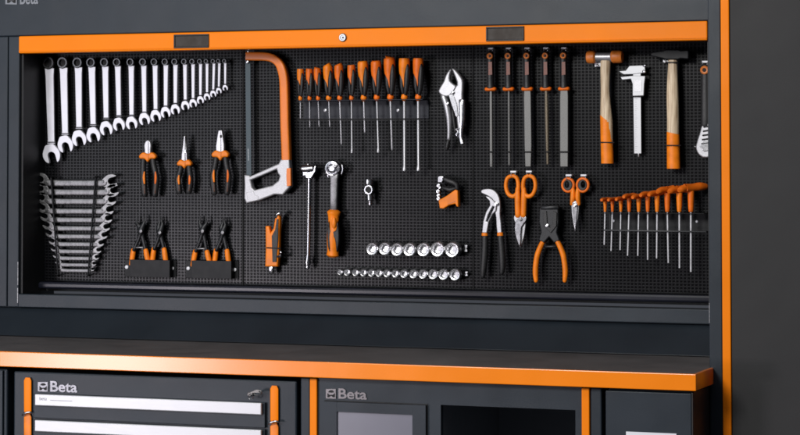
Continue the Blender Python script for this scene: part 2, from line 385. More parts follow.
c2 = Thing('door_cabinet', 'dark cabinet with a smoked window door beside an open bay, between orange strips', 'cabinet', (XatC(450), YC, ZB), None, 0)
xA, xB = XatC(300.3), XatC(601.5)
o0, o1 = XatC(310.3), XatC(317.4); o2, o3 = XatC(582, 420), XatC(589.8, 420)
bay0, bay1 = XatC(440.3), XatC(575)
zbay = ZatC(440, 405)
c2.box('frame', xA, o0-.001, YC+.001, -.01, ZB, ZT, STEEL, .003)
c2.box('edge_strip', o0, o1, YC-.004, YC+.03, ZB, ZT-.001, ORAP, .002)
def plate(t, name, xs, zs, Y0, Y1, m):
    """sheet with one rectangular opening: 4 x values and 4 z values"""
    bm = bmesh.new(); o = t.o
    g = [[[bm.verts.new((x-o.x, y-o.y, z-o.z)) for z in zs] for x in xs] for y in (Y0, Y1)]
    for i in range(3):
        for j in range(3):
            if i == 1 and j == 1: continue
            for q in g: bm.faces.new((q[i][j], q[i+1][j], q[i+1][j+1], q[i][j+1]))
    def wall(a, b): bm.faces.new((g[0][a[0]][a[1]], g[0][b[0]][b[1]], g[1][b[0]][b[1]], g[1][a[0]][a[1]]))
    for i in range(3): wall((i, 0), (i+1, 0)); wall((i, 3), (i+1, 3)); wall((0, i), (0, i+1)); wall((3, i), (3, i+1))
    for a, b in (((1, 1), (2, 1)), ((2, 1), (2, 2)), ((2, 2), (1, 2)), ((1, 2), (1, 1))): wall(a, b)
    bmesh.ops.recalc_face_normals(bm, faces=bm.faces)
    me = bpy.data.meshes.new(name); bm.to_mesh(me); bm.free(); return mk(name, me, m, t.e)
plate(c2, 'front', (o1+.001, bay0, bay1, o2-.001), (ZB, zbay-.5, zbay, ZT), YC+.003, YC+.02, STEEL)
BAYM = mat('bay_lining_paint', (.11, .12, .135), .5)
c2.boxes('bay_lining', [(bay0-.01, bay0-.001, YC+.021, -.02, ZB, ZT-.002), (bay1+.001, bay1+.006, YC+.021, -.02, ZB, ZT-.002), (bay0, bay1, -.05, -.04, ZB, ZT-.002), (bay0, bay1, YC+.021, -.051, zbay+.001, zbay+.006), (bay0, bay1, YC+.021, -.051, zbay-.51, zbay-.5)], BAYM, 0)
c2.box('edge_strip', o2, o3, YC-.004, YC+.03, ZB, ZT-.001, ORAP, .002)
c2.box('frame', o3+.001, xB, YC+.001, -.01, ZB, ZT, STEEL, .003)
d0, d1 = XatC(325), XatC(426.4); zd0 = ZatC(325, 401.2)
g0, g1 = XatC(337.6), XatC(413.2); zg = ZatC(337.6, 411.6)
dr = c2.boxes('door', [(d0, g0, YC-.006, YC+.002, zd0-.48, zd0), (g1, d1, YC-.006, YC+.002, zd0-.48, zd0), (g0+.0003, g1-.0003, YC-.0057, YC+.002, zg, zd0-.0003), (g0+.0003, g1-.0003, YC-.0057, YC+.002, zd0-.48, zd0-.44)], STEEL, 0)
c2.box('pane', g0+.0005, g1-.0005, YC-.0015, YC+.0015, zd0-.44, zg-.0005, PANE, 0, dr)
c2.boxes('door_gap', [(d0-.0022, d1+.0022, YC+.0012, YC+.0028, zd0+.0001, zd0+.0024), (d0-.0022, d0-.0001, YC+.0012, YC+.0028, zd0-.48, zd0), (d1+.0001, d1+.0022, YC+.0012, YC+.0028, zd0-.48, zd0)], HOLE, 0)
logo(c2, 326, 398.5, 9.5, 41, YC+.003, mat('dim_letters', (.17, .16, .165), .3, .6))

c3 = Thing('end_cabinet', 'plain dark end cabinet below the right end of the worktop', 'cabinet', (XatC(650), YC, ZB), None, 0)
xq = XW-.010
c3.box('body', XatC(607, 420)+.002, xq-.004, YC+.003, -.01, ZB, ZT, STEEL, .004)
c3.box('door', XatC(607, 420), xq-.003, YC-.012, YC+.002, ZB, ZT-.004, STEEL, .002)
c3.box('side_panel', xq-.0035, xq, YC-.010, -.01, ZB, ZT-.002, mat('side_brown_black', (.03, .026, .026), .4), .001)
lb = c3.box('label_strip', at(626, 433, YC-.013).x, at(676.5, 433, YC-.013).x, YC-.0135, YC-.012, at(650, 460, YC).z, at(626, 431.6, YC-.013).z, WHITE, .0005)

# ================================================================== tools
T = Thing
# ---- combination wrenches
CW = [  # top x, ring r, head x, head y, neck y, head width, shaft w
 (49.7, 5.7, 51.7, 153.0, 142.2, 16.8, 7.6), (63.8, 5.2, 65.6, 143.4, 133.5, 15, 6.8), (78.7, 4.9, 79.4, 137.6, 127.4, 14, 6.4),
 (92.1, 4.5, 93.6, 134.2, 124.5, 13.4, 6.1), (105.6, 4.2, 106.5, 127.8, 118.0, 12.4, 5.6), (118.1, 3.9, 119.2, 123.8, 115.5, 11.6, 5.2),
 (131.6, 3.7, 131.9, 122.5, 115.0, 11.2, 5.0), (144.1, 3.6, 144.8, 118.6, 112.0, 10.8, 4.7), (155.4, 3.4, 156.0, 115.4, 109.4, 10.4, 4.5),
 (166.2, 3.2, 165.9, 111.9, 106.0, 9.6, 4.2), (175.8, 3.0, 175.6, 109.0, 103.2, 9.0, 4.0), (185.3, 2.8, 185.6, 105.2, 99.9, 8.2, 3.6),
 (193.4, 2.6, 193.4, 103.0, 98.4, 7.4, 3.3), (200.9, 2.4, 200.7, 99.7, 95.4, 6.8, 3.0), (207.4, 2.2, 207.3, 96.6, 92.6, 6.3, 2.8),
 (214.3, 2.1, 213.5, 93.6, 89.8, 6.0, 2.6), (219.7, 2.0, 219.1, 90.6, 87.0, 5.5, 2.4), (225.6, 1.9, 225.5, 87.6, 84.2, 5.2, 2.3)]
ORD = ['first and largest', 'second', 'third', 'fourth', 'fifth', 'sixth', 'seventh', 'eighth', 'ninth', 'tenth', 'eleventh', 'twelfth', 'thirteenth', 'fourteenth', 'fifteenth', 'sixteenth', 'seventeenth', 'eighteenth and smallest']
def jaw(cx, cy, w, ang, sc=1, open_=.26):
    """open spanner head outline about (cx, cy), mouth pointing along +y, turned by ang; starts and ends at the neck"""
    h = w/2
    pts = [(-.40*h, -1.02*h), (-.72*h, -.62*h), (-.98*h, -.1*h), (-1.0*h, .45*h), (-.80*h, .92*h), (-.52*h, 1.12*h), (-.46*h, .75*h), (-.46*h, .25*h), (-.26*h, -.08*h), (.10*h, -.13*h), (.40*h, .15*h), (.46*h, .6*h), (.50*h, 1.22*h), (.80*h, 1.0*h), (1.0*h, .5*h), (.98*h, -.05*h), (.72*h, -.60*h), (.40*h, -1.02*h)]
    ca, sa = math.cos(ang), math.sin(ang)
    return [(cx+(x*ca-y*sa), cy+(x*sa+y*ca)) for x, y in pts]
for i, (tx, rr, hx, hy, ny, hw, sw) in enumerate(CW):
    ty = 62.8-i*.10
    Y = BOARD-.020
    t = T('combination_wrench', ORD[i]+' chrome combination wrench from the left in the long hanging row', 'wrench', tx, ty, BOARD, 'combination wrenches hanging in a descending row')
    y0 = ty+rr*.95; nx = hx+(tx-hx)*.1
    def_sw = [(0, .60), (.10, .53), (.5, .49), (.97, .43), (1.02, .52)]
    L_ = [(tx+(nx-tx)*f-sw*k, y0+(ny-y0)*f) for f, k in def_sw]; R_ = [(tx+(nx-tx)*f+sw*k, y0+(ny-y0)*f) for f, k in def_sw]
    t.flat('shaft', R_+L_[::-1], Y, .006, SATIN, .0016)
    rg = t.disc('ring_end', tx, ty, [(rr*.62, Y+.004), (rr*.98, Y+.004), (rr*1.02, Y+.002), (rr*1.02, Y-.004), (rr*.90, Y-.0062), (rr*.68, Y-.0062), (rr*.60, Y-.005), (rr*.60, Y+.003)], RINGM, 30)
    # hollow of the ring: a dark hexagonal socket
    t.disc('ring_hole', tx, ty, [(rr*.62, Y-.0054), (rr*.60, Y-.0058), (rr*.3, Y-.0057)], HOLE, 12, parent=rg)
    t.flat('open_end', jaw(hx, hy, hw, math.radians(-13)), Y, .0062+hw*.0002, SATIN, .0009, cr=3)
    t.tube('neck_band', [(nx-sw*.55, ny, .45), (nx+sw*.62, ny, .45)], HOLE, Y-.0036, seg=8)
# hooks in the row: three small pins
# ---- open-end wrenches, flat set of twelve
OW = [(183.2, 35.3, 116.8), (192.3, 35.8, 118.6), (201.5, 37.4, 116), (211.3, 38.7, 113.5), (220, 41.4, 112), (228.5, 43.8, 109.9), (236.6, 46.7, 107.5), (244.4, 49.8, 104), (251.6, 51.7, 101.4), (258.5, 53.8, 99.3), (265, 55.9, 96.3), (270.6, 57.4, 94.6)]
for i, (y, xa, xb) in enumerate(OW):
    Y = BOARD-.022; hw = 13.6-i*.8
    t = T('open_end_wrench', ['topmost and largest', 'second', 'third', 'fourth', 'fifth', 'sixth', 'seventh', 'eighth', 'ninth', 'tenth', 'eleventh', 'lowest and smallest'][i]+' double open-end wrench from the top of the horizontal stack', 'wrench', (xa+xb)/2, y, BOARD, 'open-end wrenches stacked in a tapering set')
    sw = 3.1-i*.13
    xl = xa+hw*.95; xr = xb-hw*.95
    t.tube('shaft', [(xl-1, y-1.2, sw*1.05), (xl+2, y-.2, sw), ((xa+xb)/2, y, sw*.92), (xr-2, y+.1, sw), (xr+1, y-.6, sw*1.05)], DULL, Y, flatr=.45, power=3.5, cap=0, cr=3)
    t.flat('open_end', jaw(xb-hw*.55, y-1.6, hw, math.radians(-90-15)), Y, .006, JAWM, .001, cr=3)
    t.flat('open_end', jaw(xa+hw*.55, y-3.0, hw*.95, math.radians(90+28)), Y, .006, DULL, .001, cr=3)
h = T('wrench_holder', 'pair of slanting black straps holding the open-end wrench stack', 'holder', 73, 275, BOARD)
for (a, b) in (((51.2, 178), (58, 274.5)), ((95.6, 178), (88.2, 274.5))):
    h.tube('strap', [(a[0], a[1]-1, .9, BOARD-.004), (a[0]+.05, a[1], 1.0, BOARD-.033), ((a[0]+b[0])/2, (a[1]+b[1])/2, .9, BOARD-.033), (b[0], b[1], .8, BOARD-.031), (b[0], b[1]+1, .8, BOARD-.004)], BRK, seg=10)
# ---- three pliers
def pliers(kind, cx, tip, ctop, cbot, cw, bot, hl, hr, label):
    Y = BOARD-.024
    t = T('pliers', label, 'pliers', cx, ctop, BOARD, 'orange and black pliers in the upper left row')
    if kind == 0:
        hd = t.flat('jaws', [(cx, tip), (cx+2.4, tip+1.6), (cx+3.6, tip+5.5), (cx+3.3, tip+9.5), (cx+2.6, ctop+2), (cx-2.6, ctop+2), (cx-3.3, tip+9.5), (cx-3.6, tip+5.5), (cx-2.4, tip+1.6)], Y, .011, CHROME, .003, cr=4)
    elif kind == 1:
        hd = t.flat('jaws', [(cx+.2, tip), (cx+1.0, tip+.4), (cx+2.0, tip+10), (cx+2.7, tip+18), (cx+3.0, ctop+2), (cx-3.2, ctop+2), (cx-2.7, tip+18), (cx-1.6, tip+10), (cx-.6, tip+.4)], Y, .010, CHROME, .002)
        t.disc('pivot', cx, tip+15.5, [(1.5, Y-.005), (1.4, Y-.0075), (.3, Y-.008)], POLISH, 16, hd)
    else:
        hd = t.flat('jaws', [(cx-1.8, tip), (cx+1.8, tip), (cx+3.0, tip+7), (cx+4.2, tip+15), (cx+4.0, ctop+2), (cx-4.2, ctop+2), (cx-4.2, tip+15), (cx-3.0, tip+7)], Y, .012, CHROME, .002)
        t.flat('teeth', [circ(cx, tip+6.2, 1.1, 12, 1.8)], Y-.0063, .0008, HOLE, .0001, parent=hd)
    t.tube('jaw_seam', [(cx, tip+1.2, .22, Y-.0058), (cx, ctop, .26, Y-.0064)], HOLE, seg=6, parent=hd)
    h2 = cw/2; mid = (ctop+cbot)/2
    t.flat('collar', [(cx-h2*.55, ctop-1), (cx, ctop+.3), (cx+h2*.55, ctop-1), (cx+h2, ctop+2.2), (cx+h2*.92, mid+1.2), (cx+h2*.35, mid+1.6), (cx+.2, cbot+.6), (cx-h2*.35, mid+1.6), (cx-h2*.92, mid+1.2), (cx-h2, ctop+2.2)], Y-.004, .016, ORA, .004, cr=3)
    t.tube('collar_groove', [(cx, ctop+1, .35, Y-.0122), (cx, mid+1.4, .3, Y-.0122)], BROWN, seg=6)
    L = bot-mid
    for sgn, hx in ((-1, hl), (1, hr)):
        P = [(cx+sgn*h2*.55, mid, 2.6), (cx+sgn*h2*.55+(hx-cx)*.12, mid+L*.2, 2.7), (hx-sgn*(-.9), mid+L*.5, 2.9), (hx+sgn*.5, mid+L*.7, 3.1), (hx-sgn*.6, bot-2, 2.8)]
        t.tube('handle', P, RUB, Y, flatr=.85, cr=4, cap=.6)
        t.tube('grip_inlay', [(hx-sgn*.1, mid+L*.36, .5, Y-.0062), (hx+sgn*.6+(-.4 if sgn > 0 else .2), mid+L*.5, 1.1, Y-.0072), (hx-sgn*.2, mid+L*.66, .7, Y-.0078)], ORA if sgn < 0 else ORB, flatr=.5, cr=3, seg=10)
        t.tube('grip_stripe', [(hx, mid+L*.7, .5, Y-.0075), (hx-sgn*.4, bot-4, .8, Y-.0068)], mat('brown_grip', (.075, .038, .026), .45), flatr=.4, seg=8)  # brown part of the black handle, its own colour
    return t
pliers(0, 148.3, 139.9, 153.4, 161.4, 16.4, 197.2, 144.2, 155.4, 'short diagonal cutting pliers with oval jaws, leftmost of the orange-collared three')
pliers(1, 185.0, 135.6, 160.6, 168, 14, 194.4, 178.8, 189.4, 'needle nose pliers with long thin silver jaws, middle of the orange-collared three')
pliers(2, 220.9, 130.2, 151.4, 160, 16.4, 195.4, 213.8, 227.6, 'flat nose combination pliers, rightmost of the orange-collared three')
# ---- circlip pliers in pocket brackets
def pocket(px0, px1, q0, q1, y0, y1, s0, s1, lab):
    t = T('tool_pocket', lab, 'holder', (px0+px1)/2, y1, BOARD, 'black tool pockets along the bottom of the left panel')
    a = at(px0, y0, BOARD); b = at(px1, y1, BOARD)
    t.box('back_plate', a.x, b.x, BOARD-.003, BOARD-.0004, b.z, a.z, BRK, .001)
    a = at(q0, y0, BOARD-.026); b = at(q1, y1, BOARD-.026)
    t.boxes('pocket_box', [(a.x, b.x, BOARD-.026, BOARD-.024, b.z, a.z), (a.x, a.x+.002, BOARD-.0238, BOARD-.0032, b.z, a.z-.0003), (b.x-.002, b.x, BOARD-.0238, BOARD-.0032, b.z, a.z-.0003), (a.x+.0022, b.x-.0022, BOARD-.0238, BOARD-.0032, b.z+.0003, b.z+.002)], BRK, .0006)
    for s in (s0, s1): t.disc('screw', s[0], s[1], [(1.7, BOARD-.0032), (1.6, BOARD-.006), (.9, BOARD-.0072), (.3, BOARD-.0074)], WHITE, 16)
pocket(125.2, 176.6, 129.8, 169.6, 259.6, 277.6, (127, 267.1), (172.5, 268.4), 'black pocket bracket on the left holding two retaining ring pliers')
pocket(185.8, 239, 191.4, 231.2, 260.4, 278.8, (188.5, 268.4), (235, 269.7), 'black pocket bracket next to the panel seam holding two retaining ring pliers')
def circlip(tips, piv, ol, orr, spring, lab):
    Y = BOARD-.013
    t = T('retaining_ring_pliers', lab, 'pliers', piv[0], piv[1], BOARD, 'retaining ring pliers standing in the pockets')
    gap = len(tips) == 2; px, py = piv
    tl, tr = (tips if gap else ((tips[0][0]-.7, tips[0][1]), (tips[0][0]+.7, tips[0][1])))
    t.tube('jaw', [(tl[0], tl[1], .55, Y), (tl[0]+.2, tl[1]+4, .8, Y), (tl[0]-(0 if gap else .8), tl[1]+7, 1.6, Y), (px-1.2, py-4, 2.5, Y), (px, py, 2.8, Y), (px+1.6, py+6, 2.0, Y), (orr[0][0], orr[0][1]+1, 1.6, Y)], DARKM, flatr=.8, cr=4)
    t.tube('jaw', [(tr[0], tr[1], .55, Y-.004), (tr[0]+.2, tr[1]+4, .8, Y-.004), (tr[0]+(.2 if gap else .9), tr[1]+7, 1.6, Y-.004), (px+1.4, py-4, 2.5, Y-.004), (px, py, 2.8, Y-.004), (px-1.4, py+6, 1.8, Y-.004), (ol[0][0], ol[0][1]+1, 1.6, Y-.004)], DARKM, flatr=.8, cr=4)
    t.disc('pivot', px, py, [(1.7, Y-.008), (1.5, Y-.0105), (.4, Y-.011)], DULL, 16)
    for g in (ol, orr):
        dx = g[1][0]-g[0][0]; dy = g[1][1]-g[0][1]
        t.tube('handle', [(g[0][0], g[0][1], 2.1, Y), (g[0][0]+dx*.5, g[0][1]+dy*.5, 2.5, Y), (g[1][0], g[1][1], 2.4, Y), (g[1][0]+dx*.6, g[1][1]+dy*.6, 2.3, Y)], ORA, flatr=.9, cap=.5)
    if spring: t.tube('spring', [(spring[0]-3.5, spring[1], .55, Y-.006), (spring[0]+3.5, spring[1]-.2, .55, Y-.006)], CHROME, seg=8)
circlip([(137, 216.5), (143.9, 215.5)], (140.9, 231), ((133.6, 249.5), (132.3, 259)), ((145.7, 249.8), (147.6, 259)), (139.5, 247.6), 'open jawed retaining ring pliers at the far left pocket')
circlip([(160.7, 217)], (159.9, 232.6), ((154, 248.4), (152.8, 259)), ((164.1, 248.6), (165.6, 259)), None, 'closed jawed retaining ring pliers on the right in the left pocket')
circlip([(199.9, 216.5), (206, 216.8)], (202.6, 231), ((195.5, 250.6), (193.9, 260)), ((206.9, 251), (209, 260)), (201, 248.8), 'open jawed retaining ring pliers on the left in the pocket beside the seam')
circlip([(223.6, 218)], (222.7, 232.6), ((216.1, 249.7), (215, 260)), ((227, 250), (228.4, 260)), None, 'closed jawed retaining ring pliers nearest the panel seam')
# ---- hacksaw
Y = BOARD-.026
t = T('hacksaw', 'orange framed hacksaw with silver handle hanging upright', 'hacksaw', 268, 120, BOARD)
fr = [(247.0, 56.2), (255, 56.3), (266, 56.6), (273.5, 58.4), (279.3, 63.0), (282.5, 70), (284.4, 80), (285.1, 100), (285.6, 125), (286.4, 146), (286.8, 160)]
t.tube('frame', [(x, y, 3.9+(.25 if i > 4 else 0)) for i, (x, y) in enumerate(fr)], FRAMEO, Y, flatr=.85, power=5, seg=24, cr=4, cap=.1)
t.flat('blade', [(245.3, 56), (250.3, 56), (251.4, 176), (246.6, 176)], Y, .0016, BLADE, .0003)
t.flat('blade_print', [(247.6, 148.5), (248.8, 148.5), (249.2, 160.5), (248.0, 160.5)], Y-.0011, .0003, mat('pale_print', (.22, .25, .27), .5, 0, .5, 900), .00005)
t.tube('blade_pin', [(248.2, 50.8, .9, Y-.004), (248.2, 54, .7, Y-.004)], POLISH, seg=10)
t.disc('blade_pin', 247.8, 61.8, [(1.6, Y-.003), (1.5, Y-.008), (.5, Y-.009)], POLISH, 16)
def z8(L): return [(235+x/5.43, 130+y/5.43) for x, y in L]
t.flat('handle', [z8([(58, 243), (84, 246), (90, 252), (245, 182), (256, 160), (302, 160), (306, 210), (309, 305), (268, 352), (222, 350), (135, 384), (70, 398), (58, 370), (60, 300)]),
                  z8([(92, 272), (234, 212), (240, 235), (251, 250), (243, 275), (212, 300), (115, 326), (100, 312)])], Y, .022, CASTA, .0035)
t.flat('handle_inlay', z8([(284, 208), (305, 206), (307, 302), (285, 306), (282, 250)]), Y-.009, .010, FRAMEO, .001)
t.flat('blade_seat', z8([(62, 340), (100, 330), (108, 352), (128, 360), (126, 380), (72, 392)]), Y-.010, .004, CASTA, .001)
# ---- screwdrivers
SD = [(300.5, 68.4, 3.2, 300.5, 119.6, 1.2, 0), (309.3, 68.4, 3.2, 310, 127.5, 1.2, 0), (317.2, 68, 3.3, 319.2, 127, 1.2, 0), (327.7, 65.6, 4.4, 329.9, 127, 1.5, 0), (338.7, 65.1, 4.2, 341.5, 144.5, 1.9, 0), (351.3, 64.7, 3.6, 352, 152.9, 1.7, 1), (362.7, 61.4, 4.8, 364.9, 132.8, 2.0, 0), (375.9, 61, 4.8, 378.4, 152.5, 2.0, 1), (389.3, 57.7, 5.3, 392.2, 150.3, 2.3, 0), (404.4, 57.7, 5.2, 404.6, 170.9, 2.9, 1), (418.2, 57.7, 5.0, 418.6, 170.7, 2.9, 1)]
NTH = ['leftmost', 'second', 'third', 'fourth', 'fifth', 'sixth', 'seventh', 'eighth', 'ninth', 'tenth', 'rightmost']
for i, (x, y, r, bx, by, sw, slot) in enumerate(SD):
    Y = BOARD-.034; yb_ = 100.0-(.4 if i > 6 else 0)
    kind = 'slotted' if slot else 'cross tip'
    t = T('screwdriver', f"{NTH[i]} orange and black screwdriver{'' if i in (0, 10) else ' from the left'} in the rack", 'screwdriver', x, yb_, BOARD, 'screwdrivers lined up in the rack')
    H = yb_-y; X = lambda f: x+(bx-x)*f*H/(by-y)
    t.tube('handle', [(X(0), y+.6, r*.84), (X(.04), y+H*.04, r*.98), (X(.25), y+H*.25, r), (X(.5), y+H*.5, r*.80), (X(.72), y+H*.72, r*.62), (X(.86), y+H*.86, r*.46), (X(.94), y+H*.94, r*.62), (X(1), yb_, r*.50)], ORB if i % 3 else ORA, Y, cr=3, cap=.5, seg=20)
    t.tube('grip', [(X(.18)+r*.50, y+H*.15, r*.22), (X(.24)+r*.60, y+H*.26, r*.46), (X(.42)+r*.54, y+H*.42, r*.58), (X(.6)+r*.46, y+H*.6, r*.56), (X(.78)+r*.30, y+H*.78, r*.42), (X(.87)+r*.16, y+H*.88, r*.26)], RUB, Y-.0062, cr=3, seg=16)
    t.tube('grip', [(X(.36)-r*.72, y+H*.36, r*.20), (X(.52)-r*.52, y+H*.52, r*.42), (X(.70)-r*.42, y+H*.70, r*.42), (X(.86)-r*.26, y+H*.86, r*.24)], RUB, Y-.0058, cr=3, seg=12)
    bl = [(X(1), yb_, sw/2), (bx, by-(5 if slot else 2), sw/2)]
    bl += [(bx, by-2.5, sw*.78), (bx, by, sw*.78)] if slot else [(bx, by, sw*.28)]
    t.tube('blade', bl, CHROME, Y, flatr=1, seg=14, cap=.1)
t = T('screwdriver_rack', 'navy metal rack shelf holding eleven screwdrivers', 'rack', 360, 100, BOARD)
a = at(297, 100.3, BOARD-.05); b = at(422.5, 100.3, BOARD-.05); zl = at(340, 119, BOARD).z
t.box('shelf', a.x, b.x, BOARD-.05, BOARD-.003, a.z-.002, a.z, NAVY, .0006)
t.box('back_plate', a.x, b.x, BOARD-.003, BOARD-.0005, zl, a.z-.0022, NAVY, .0005)
t.tube('retaining_rod', [(297.5, 119.4, .6), (360, 119.2, .6), (421, 118.8, .6)], HOLE, BOARD-.042, seg=8)
for q in ((325.5, 110.3), (398.2, 110.3)): t.disc('screw', q[0], q[1], [(1.6, BOARD-.003), (1.5, BOARD-.0055), (.4, BOARD-.0065)], CHROME, 16)
# ---- flex handle bar
Y = BOARD-.024
t = T('flex_handle', 'long slim chrome swivel handle with square drive, right of the hacksaw', 'socket handle', 309.5, 175, BOARD)
t.tube('drive_head', [(300.2, 168.6, 1.5), (302.6, 168.6, 1.9), (303, 168.6, 3.4), (309.5, 168.6, 3.8), (313.4, 168.4, 3.2), (314.5, 168.4, 1.6)], POLISH, Y-.004, seg=18)
t.flat('fork', [(303.6, 171), (306, 169), (314, 168), (316.6, 165), (316.8, 171), (314, 175.6), (312, 178.5), (307.2, 178.5), (306, 175.6), (303.8, 176.2)], Y, .016, POLISH, .002)
t.tube('drive_square', [(307.6, 163.8, 1.6), (307.8, 166.5, 1.9)], POLISH, Y-.002, power=6, seg=12)
t.tube('shaft', [(309.6, 177, 2.3), (309.4, 182, 1.9), (308.8, 230, 1.8), (308.3, 254, 1.9), (307.8, 262, 2.8), (307.7, 264.5, 2.6), (307.7, 265.2, 1.9), (307.7, 268, 1.9)], POLISH, Y, seg=18, ang=30)
# ---- ratchet
SOCK0 = mat('ratchet_head_chrome', (.55, .55, .57), .22, 1, .1, 250, .5, 160)
t = T('ratchet', 'chrome ratchet with round head and orange black grip', 'ratchet', 334.5, 205, BOARD)
hd = t.disc('head', 334.8, 168.4, [(7.4, Y+.010), (7.8, Y+.006), (7.8, Y-.004), (6.6, Y-.011), (5.6, Y-.0115), (5.1, Y-.008), (4.7, Y-.008), (4.4, Y-.013), (3.0, Y-.0145), (2.4, Y-.011), (.5, Y-.011)], SOCK0, 36)
t.tube('selector', [(334.2, 167.4, 1.4, Y-.015), (337.8, 164.6, 1.0, Y-.015)], CHROME, seg=10, parent=hd)
t.tube('catch', [(341.8, 164.5, 1.0), (343, 169, 1.1), (341.5, 174.5, 1.0)], POLISH, Y-.004, cr=3, seg=10)
t.tube('catch', [(328.6, 171, .9), (327.8, 174.5, 1.0), (328.8, 178, .9)], POLISH, Y-.004, cr=3, seg=10)
t.tube('shaft', [(334.6, 174, 5.0), (334.5, 179, 4.0), (334.2, 195, 3.8), (333.9, 212, 3.6)], DULL, Y, flatr=.6, power=5, seg=20)
t.tube('grip', [(333.9, 211.8, 6.5), (333.8, 213.5, 6.2), (333.6, 217, 5.2), (333.6, 224, 5.0), (333.7, 232, 6.1), (333.4, 241, 6.2), (333.0, 250, 5.4), (332.6, 255.5, 5.9)], ORA, Y, flatr=.8, cr=4, seg=22, cap=.3)
t.flat('grip_inlay', [(329.4, 221), (331, 229.5), (333.8, 231), (336.6, 229.5), (338.0, 221), (339.7, 232), (339.4, 244), (337.2, 252), (336.0, 243), (334.5, 238), (331.5, 243), (330.6, 252), (328.4, 246), (327.8, 232)], Y-.008, .011, RUB, .003, cr=3)
t.tube('thumb_pad', [(333.6, 218, 1.6, Y-.012), (333.6, 224, 2.2, Y-.0125), (333.6, 228, 1.2, Y-.012)], ORA, flatr=.5, cr=3, seg=12)
# ---- folding knife
t = T('cable_knife', 'orange cable stripping knife hanging below the hacksaw handle', 'knife', 274, 243, BOARD)
t.flat('body', [(266.6, 226), (270.3, 226), (271.5, 233), (274.6, 228), (276.4, 217), (278.8, 214.5), (280.9, 217), (280.2, 234), (280, 250), (278.8, 266.5), (266.2, 266.5), (266.8, 250)], Y, .018, ORA, .004)
t.flat('centre_strip', [(271.8, 236), (275.2, 230), (276.8, 219), (278.6, 219), (278.2, 240), (276.6, 262), (272.6, 262)], Y-.009, .004, RUB, .0012)
t.tube('band', [(266.6, 247.7, .6), (280.6, 248.5, .6)], HOLE, Y-.0105, seg=8)
t.tube('blade_clamp', [(271.2, 266.8, 2.6), (271.2, 270, 2.4), (271.6, 273.4, 1.9)], POLISH, Y, power=4, flatr=.7, seg=14)
t.tube('hook', [(276.5, 218, 1.2, Y-.006), (277.2, 214.4, 1.5, Y-.008), (279.6, 213.6, 1.6, Y-.008), (281, 215.5, 1.2, Y-.006)], POLISH, cr=3, seg=12)
t.tube('adjusting_screw', [(278.2, 256.8, 1.5, Y-.008), (280.8, 256, 1.8, Y-.010)], POLISH, seg=12)
t.tube('adjusting_screw', [(279.8, 250.8, .9, Y-.008), (281.4, 253, .9, Y-.010)], POLISH, seg=10)
# ---- universal joint
t = T('universal_joint', 'small chrome universal joint hanging alone in the middle panel', 'socket joint', 369.5, 190, BOARD)
t.tube('upper_yoke', [(369.3, 179.6, 4.3), (369.3, 183.8, 4.3), (369.3, 185.0, 3.4)], POLISH, Y, seg=18, cap=.15, ang=30)
t.flat('cross_ring', [circ(369.3, 189.8, 4.9, 8, 5.4), circ(369.4, 189.8, 2.6, 8, 2.9)], Y, .016, POLISH, .002)
t.flat('bore', [circ(369.4, 189.7, 2.7, 12, 3.0)], Y, .010, HOLE, .0002)
t.tube('lower_yoke', [(369.8, 195, 3.1), (370.0, 200.0, 3.2), (370.2, 201.0, 2.0), (370.4, 205.4, 1.6)], POLISH, Y, seg=16, cap=.15, ang=30)
t.disc('pin', 369.4, 197.2, [(1.1, Y-.006), (1.0, Y-.0085)], HOLE, 10)
# ---- pipe cutter like tool
t = T('chain_cutter', 'small cutter with silver roller chain, black arm and orange wedge grip', 'cutter', 448, 195, BOARD)
t.flat('grip', [(439.7, 200.2), (448, 195.6), (456.4, 189.6), (458.8, 190.4), (459.5, 206.8), (457.8, 206.4), (456.2, 203.6), (450, 205.2), (444.5, 208.6), (440.9, 208.2)], Y, .020, ORA, .0025)
t.flat('grip_print', [(447.6, 203.6), (455.2, 200.6), (455.4, 201.6), (447.8, 204.6)], Y-.0104, .0004, BROWN, .0001)
t.tube('arm', [(443, 178.5, 2.0), (449, 181, 2.9), (456.6, 184.4, 2.6), (457.0, 190, 2.2)], RUB, Y-.002, seg=12, cr=2)
t.tube('arm', [(442, 187.4, 1.6), (450, 190.0, 2.4), (456, 188.5, 1.8)], RUB, Y-.003, seg=12)
t.flat('bracket', [(438.6, 176.2), (444.2, 176.2), (444.4, 179.4), (442.6, 182.6), (438.6, 182.4)], Y, .014, POLISH, .0015)
for (x, y, r) in ((440.2, 185.4, 1.9), (441.4, 187.8, 1.2), (439.8, 191.2, 2.1), (440.2, 195.2, 1.8), (440.2, 198.6, 1.9)):
    t.disc('roller', x, y, [(r, Y+.006), (r, Y-.006), (r*.8, Y-.008), (r*.45, Y-.0082), (r*.4, Y-.0065)], POLISH, 16)
